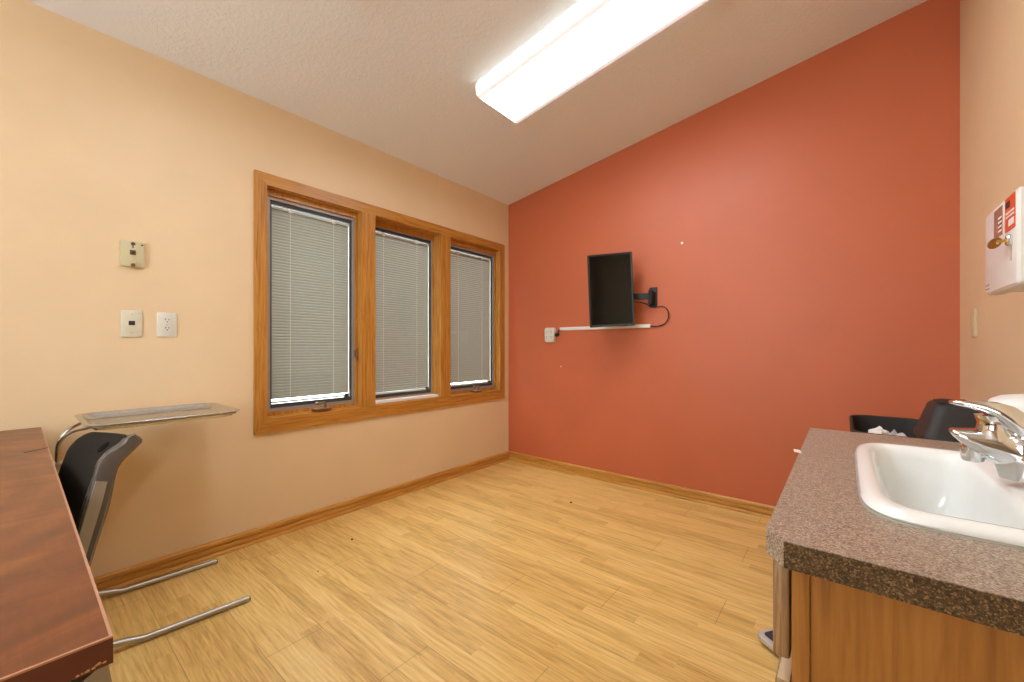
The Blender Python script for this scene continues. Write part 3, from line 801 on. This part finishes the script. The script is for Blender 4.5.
for (a, b) in ((VY0+.012, 1.150), (1.172, VY1-.012)):
    obj('drawer_front', box(VX0-.024, VX0-.003, a, b, .652, VZ-.010, bev=.004), 'cab_edge', vb)
    dm = box(VX0-.021, VX0-.001, a, b, .110, .619, bev=.003)
    d = obj('door', dm, 'cab_edge', vb)
    obj('top_edge', box(VX0-.0185, VX0-.0035, a+.003, b-.003, .6185, .6202), 'end_grain', d, 0)
    obj('raised_panel', box(VX0-.025, VX0-.021, a+.06, b-.06, .17, .56, bev=.0015), 'cab', d)

sk = thing('sink', 'white drop-in porcelain basin set into the speckled countertop', 'sink', (SX, SY, ZT))
def sl_(d, z, p=SP, sh=0): return [(x+sh, y, z) for x, y in sell(SX, SY, SRX-d, SRY-d, p, 72)]
def sb(rx, ry, z, p=5.0, cx=2.716): return [(x, y, z) for x, y in sell(cx, SY, rx, ry, p, 72)]
basin = [sl_(.004, ZT+.0005), sl_(0, ZT+.006), sl_(.003, ZT+.013), sl_(.012, ZT+.018), sl_(.022, ZT+.0185),
         sb(.088, .262, ZT+.016), sb(.082, .252, ZT+.007), sb(.078, .246, ZT-.010), sb(.070, .232, ZT-.06, 4.5), sb(.060, .20, ZT-.115, 4), sb(.050, .14, ZT-.138, 3), sb(.022, .022, ZT-.146, 2)]
und = [sb(.022, .022, ZT-.156, 2), sb(.058, .15, ZT-.148, 3), sb(.070, .21, ZT-.122, 4), sb(.080, .240, ZT-.06, 4.5), sb(.086, .254, ZT-.012), sl_(.030, ZT-.0), sl_(.010, ZT+.0005)]
obj('basin', loops(basin+und[:0], False, True), 'porc', sk, 60)
obj('bowl_underside', loops(und, True, False), 'porc', sk, 60)
obj('drain', lathe([(.026, ZT-.1455), (.026, ZT-.1435), (.018, ZT-.1425), (.016, ZT-.146)], 2.716, SY, 24), 'chrome', sk)
obj('caulk_line', loops([[(x, y, ZT) for x, y in sell(SX, SY, SRX+.0015, SRY+.0015, SP, 72)], [(x, y, ZT+.0015) for x, y in sell(SX, SY, SRX+.001, SRY+.001, SP, 72)], [(x, y, ZT+.003) for x, y in sell(SX, SY, SRX-.002, SRY-.002, SP, 72)]], False, False), 'silver', sk)

# faucet, spout reaching over the bowl (towards -x)
FYc = SY
fz = ZT+.0195
fa = thing('faucet', 'chrome single lever faucet on the back rim of the sink', 'faucet', (2.89, FYc, fz))
def oval(x, z, ry, rz, n=20, tilt=0):
    return [(x+math.sin(tilt)*rz*math.sin(a), FYc+ry*math.cos(a), z+rz*math.sin(a)*math.cos(tilt)) for a in [2*PI*k/n for k in range(n)]]
FX = 2.836
bs = [[(FX+.022+p, FYc+q, fz+z) for p, q in rrect(.062-2*i_, .100-2*i_, .026-i_, 6)] for i_, z in ((0, -.002), (0, .007), (.004, .012), (.012, .015))]
obj('base_plate', loops(bs), 'chrome', fa, 60)
obj('body', lathe([(.030, fz+.010), (.035, fz+.03), (.036, fz+.07), (.030, fz+.084), (.012, fz+.088)], FX-.012, FYc, 28), 'chrome', fa, 60)
sp = [oval(FX+.02, .905, .036, .036), oval(2.828, .912, .036, .038), oval(2.806, .918, .034, .036), oval(2.788, .923, .032, .031), oval(2.772, .927, .029, .026), oval(2.757, .932, .026, .0195), oval(2.746, .938, .024, .012), oval(2.738, .942, .020, .0075), oval(2.734, .944, .012, .003)]
obj('spout', loops(sp), 'chrome', fa, 60)
obj('aerator', lathe([(.0125, .891), (.0145, .893), (.016, .902), (.017, .918)], 2.764, FYc, 24), 'chrome', fa, 60)
lvp = [oval(2.834, .930, .018, .010, tilt=1.1), oval(2.829, .944, .028, .018, tilt=1.0), oval(2.818, .962, .034, .022, tilt=.8), oval(2.804, .977, .034, .021, tilt=.5), oval(2.789, .987, .030, .016, tilt=.3), oval(2.774, .993, .025, .0105, tilt=.1), oval(2.757, .997, .020, .0075), oval(2.743, .998, .016, .006), oval(2.734, .998, .008, .003)]
lv = obj('lever', loops(lvp), 'chrome', fa, 60)
obj('lever_collar', lathe([(.030, .938), (.023, .952), (.021, .964), (.025, .978)], 2.790, FYc, 24), 'chrome', fa, 60)

# canister behind the faucet
cn = thing('wipes_canister', 'round white canister with lavender label behind the faucet', 'canister', (2.935, 1.475, ZT))
cr = .088
obj('tub', lathe([(cr-.006, ZT), (cr, ZT+.004), (cr, ZT+.108), (cr-.003, ZT+.112)], 2.935, 1.475, 40), 'whitep', cn, 50)
obj('lid', lathe([(cr+.002, ZT+.108), (cr+.003, ZT+.126), (cr-.002, ZT+.137), (cr-.018, ZT+.147), (cr-.045, ZT+.152), (.008, ZT+.153)], 2.935, 1.475, 40), 'whitep', cn, 50)
obj('wrap_label', lathe([(cr+.0008, ZT+.014), (cr+.0008, ZT+.082)], 2.935, 1.475, 40, cap=False), 'lav', cn, 50)

# white slip at the counter's front edge
bm = _bm()
add_prism(bm, [(2.485, 1.205), (2.481, 1.235), (2.492, 1.262), (2.499, 1.225)], lambda a, b: (a, b, ZT+.0005+(.006 if a < 2.49 else 0)), lambda a, b: (a, b, ZT+.0015+(.006 if a < 2.49 else 0)))
o = obj('paper_slip', bm, 'paper', None, 0); tag(o, 'tiny white paper slip poking past the front edge of the countertop', 'paper')

# ------------------------------------------------------------------ sharps cabinet on the right wall
BX = 2.941
sc = thing('sharps_container', 'white locking sharps cabinet with orange label on the right wall', 'sharps container', (RX, 1.88, 1.27))
sy0, sy1, sz0, sz1 = 1.712, 2.040, 1.272, 1.537
def sloop(x, ins, r=.018): return [(x, (sy0+sy1)/2+p, (sz0+sz1)/2+q) for p, q in rrect(sy1-sy0-2*ins, sz1-sz0-2*ins, r, 5)]
obj('body', loops([sloop(RX, .006), sloop(BX+.03, .006)]), 'whitep', sc)
cv = obj('cover', loops([sloop(BX+.034, 0), sloop(BX+.006, 0), sloop(BX, .008, .012)]), 'whitep', sc)
def face_rect(name, ya, yb, za, zb, m, par=cv, d=.0012): return obj(name, box(BX-d, BX+.0005, ya, yb, za, zb), m, par, 0)
vw = face_rect('viewing_window', 1.846, 1.930, 1.436, 1.522, 'sharpsw')
for k in range(4): obj('graduation', box(BX-.0018, BX-.001, 1.850, 1.883, 1.448+k*.013, 1.453+k*.013), 'paper', vw, 0)
lb = face_rect('warning_label', 1.728, 1.818, 1.432, 1.528, 'orange')
for (ya, yb, za, zb, m) in ((1.737, 1.784, 1.444, 1.462, 'paper'), (1.734, 1.808, 1.470, 1.475, 'paper'), (1.734, 1.808, 1.481, 1.486, 'paper'), (1.772, 1.810, 1.498, 1.516, 'slot')):
    obj('print', box(BX-.0018, BX-.001, ya, yb, za, zb), m, lb, 0)
lk = obj('lock', lathe([(.016, BX+.001), (.016, BX-.006), (.013, BX-.010), (.006, BX-.0105)], 1.765, 1.402, 20, axis='x'), 'chrome', cv)
for k in range(2): face_rect('moulded_rib', 1.99, 2.032, 1.290+k*.012, 1.293+k*.012, 'silver', cv, .001)
obj('keyhole_drip', box(BX-.0008, BX+.0005, 1.763, 1.767, 1.345, 1.386), 'silver', cv, 0)
ky = thing('key', 'brass key left in the lock of the white sharps cabinet', 'key', (BX-.012, 1.765, 1.402))
km = box(BX-.027, BX-.0108, 1.7635, 1.7665, 1.398, 1.406)
obj('blade', km, 'gold', ky)
# bow: flat oval with a hole, turned so that it shows its face
bo = [(.030*math.cos(a), .015*math.sin(a)) for a in [2*PI*k/28 for k in range(28)]]; bi = [(.006*math.cos(a)-.012, .006*math.sin(a)) for a in [2*PI*k/28 for k in range(28)]]
bw = _bm()
A = [[bw.verts.new((BX-.026-p*.30, 1.765+.026+d+p*.95, 1.402+q)) for p, q in L] for d in (-.0012, .0012) for L in (bo, bi)]
for k in range(28):
    j = (k+1) % 28
    bw.faces.new((A[0][k], A[0][j], A[1][j], A[1][k])); bw.faces.new((A[2][j], A[2][k], A[3][k], A[3][j]))
    bw.faces.new((A[0][j], A[0][k], A[2][k], A[2][j])); bw.faces.new((A[1][k], A[1][j], A[3][j], A[3][k]))
obj('bow', bw, 'gold', ky)

# ------------------------------------------------------------------ bins beyond the counter
b1 = thing('waste_bin', 'open black slim waste bin lined with white bag near terracotta wall', 'bin', (2.745, 2.44, 0))
def bl_(ins, z, w=.285, h=.57, r=.07): return [(2.745+p, 2.44+q, z) for p, q in rrect(w-2*ins, h-2*ins, r, 6)]
obj('body', loops([bl_(.035, 0), bl_(.03, .01), bl_(.005, .70), bl_(.004, .735), bl_(-.004, .737), bl_(-.004, .758), bl_(.0, .762), bl_(.006, .760), bl_(.010, .735), bl_(.034, .03)]), 'binp', b1, 50)
def crumple(cx, cy, zz, rx, ry, rz, seed, m, sub=4):
    bm = _bm(); bmesh.ops.create_icosphere(bm, subdivisions=sub, radius=1)
    for v in bm.verts:
        p = v.co.copy(); q = p*2.6+Vector((seed, seed*1.7, 0))
        d = 1+.30*(abs(noise.noise(q))*2-.5)+.16*(abs(noise.noise(q*2.4))*2-.5)
        v.co = Vector((cx+p.x*rx*d, cy+p.y*ry*d, zz+p.z*rz*d))
    return bm
o = obj('bin_liner', crumple(2.735, 2.42,   .60, .082, .20, .125, 3.1, 'bag'), 'bag', None, 20); tag(o, 'crumpled translucent white liner bag inside the open black bin', 'bag')
o = obj('paper_towel', crumple(2.690, 2.30, .735, .035, .04, .028, 8.3, 'paper', 3), 'paper', None, 15); tag(o, 'crumpled white paper towel lying on the liner in the open bin', 'paper')
b2 = thing('swing_top_bin', 'dark bin with tapered closed lid between counter and open bin', 'bin', (2.895, 1.92, 0))
def b2l(ins, z, r=.03, w=.27, h=.24): return [(2.902+p, 1.920+q, z) for p, q in rrect(w-2*ins, h-2*ins, r, 5)]
obj('body', loops([b2l(.03, 0), b2l(.026, .01), b2l(.008, .80), b2l(.004, .802)]), 'binp', b2, 50)
hd = obj('hood', loops([b2l(0, .80), b2l(0, .818), b2l(.006, .825), b2l(.031, .912), b2l(.038, .921), b2l(.05, .924)]), 'binp', b2, 50)
obj('swing_flap', loops([b2l(.045, .9235, .02), b2l(.045, .926, .02), b2l(.06, .930, .015)]), 'blackm', hd)

# ------------------------------------------------------------------ bathroom scale
sm = Matrix.Translation((2.515, 1.785, 0)) @ Matrix.Rotation(math.radians(9.5+45), 4, 'Z')
bs_ = thing('bathroom_scale', 'silver bathroom scale with black mat on floor beside oak cabinet', 'scale', (2.515, 1.785, 0))
def q_(w, z, r=.025): return [(p, q, z) for p, q in rrect(w, w, r, 5)]
obj('body', xf(loops([q_(.268, .016), q_(.278, .022), q_(.280, .036), q_(.272, .042)]), sm), 'scale_b', bs_)
obj('mat', xf(loops([q_(.244, .0415, .014), q_(.244, .0445, .014), q_(.238, .045, .012)]), sm), 'scale_mat', bs_)
obj('plinth', xf(loops([q_(.22, .004, .03), q_(.235, .017, .03)]), sm), 'blackm', bs_)
for sx in (-1, 1):
    for sy in (-1, 1):
        obj('foot', xf(lathe([(.012, 0), (.012, .006)], sx*.085, sy*.085, 12), sm), 'rubber', bs_)

# crumbs on the floor
for (x, y, s, lb) in ((.395, 1.224, .008, 'dark crumb on the oak floor nearer the peach wall'), (1.076, 2.501, .009, 'dark crumb on the oak floor nearer the terracotta wall'), (.575, .945, .0045, 'tiny dark crumb on the floor between tray stand and window')):
    o = obj('floor_crumb', crumple(x, y, s*.5, s, s*.7, s*.5, x*9, 'crumb', 2), 'crumb', None, 20)
    for v in o.data.vertices: v.co.z = max(v.co.z, 0.0004)
    tag(o, lb, 'crumb')

# ------------------------------------------------------------------ world, camera, view
w = bpy.data.worlds.new('World'); bpy.context.scene.world = w; w.use_nodes = True
nt = w.node_tree; bg = nt.nodes['Background']
bg.inputs[0].default_value = (.86, .94, 1.0, 1); bg.inputs[1].default_value = 11.0

cam = bpy.data.cameras.new('Camera'); co = bpy.data.objects.new('Camera', cam); C.objects.link(co)
co.location = (2.581, 0, 1.10)
co.rotation_euler = (PI/2, 0, math.atan(333/407))
cam.sensor_width = 36; cam.lens = 407/1024*36; cam.shift_y = 7/1024; cam.clip_start = .01
bpy.context.scene.camera = co
vs = bpy.context.scene.view_settings
vs.view_transform = 'Standard'; vs.look = 'None'; vs.exposure = -.07; vs.gamma = 1; vs.use_curve_mapping = False
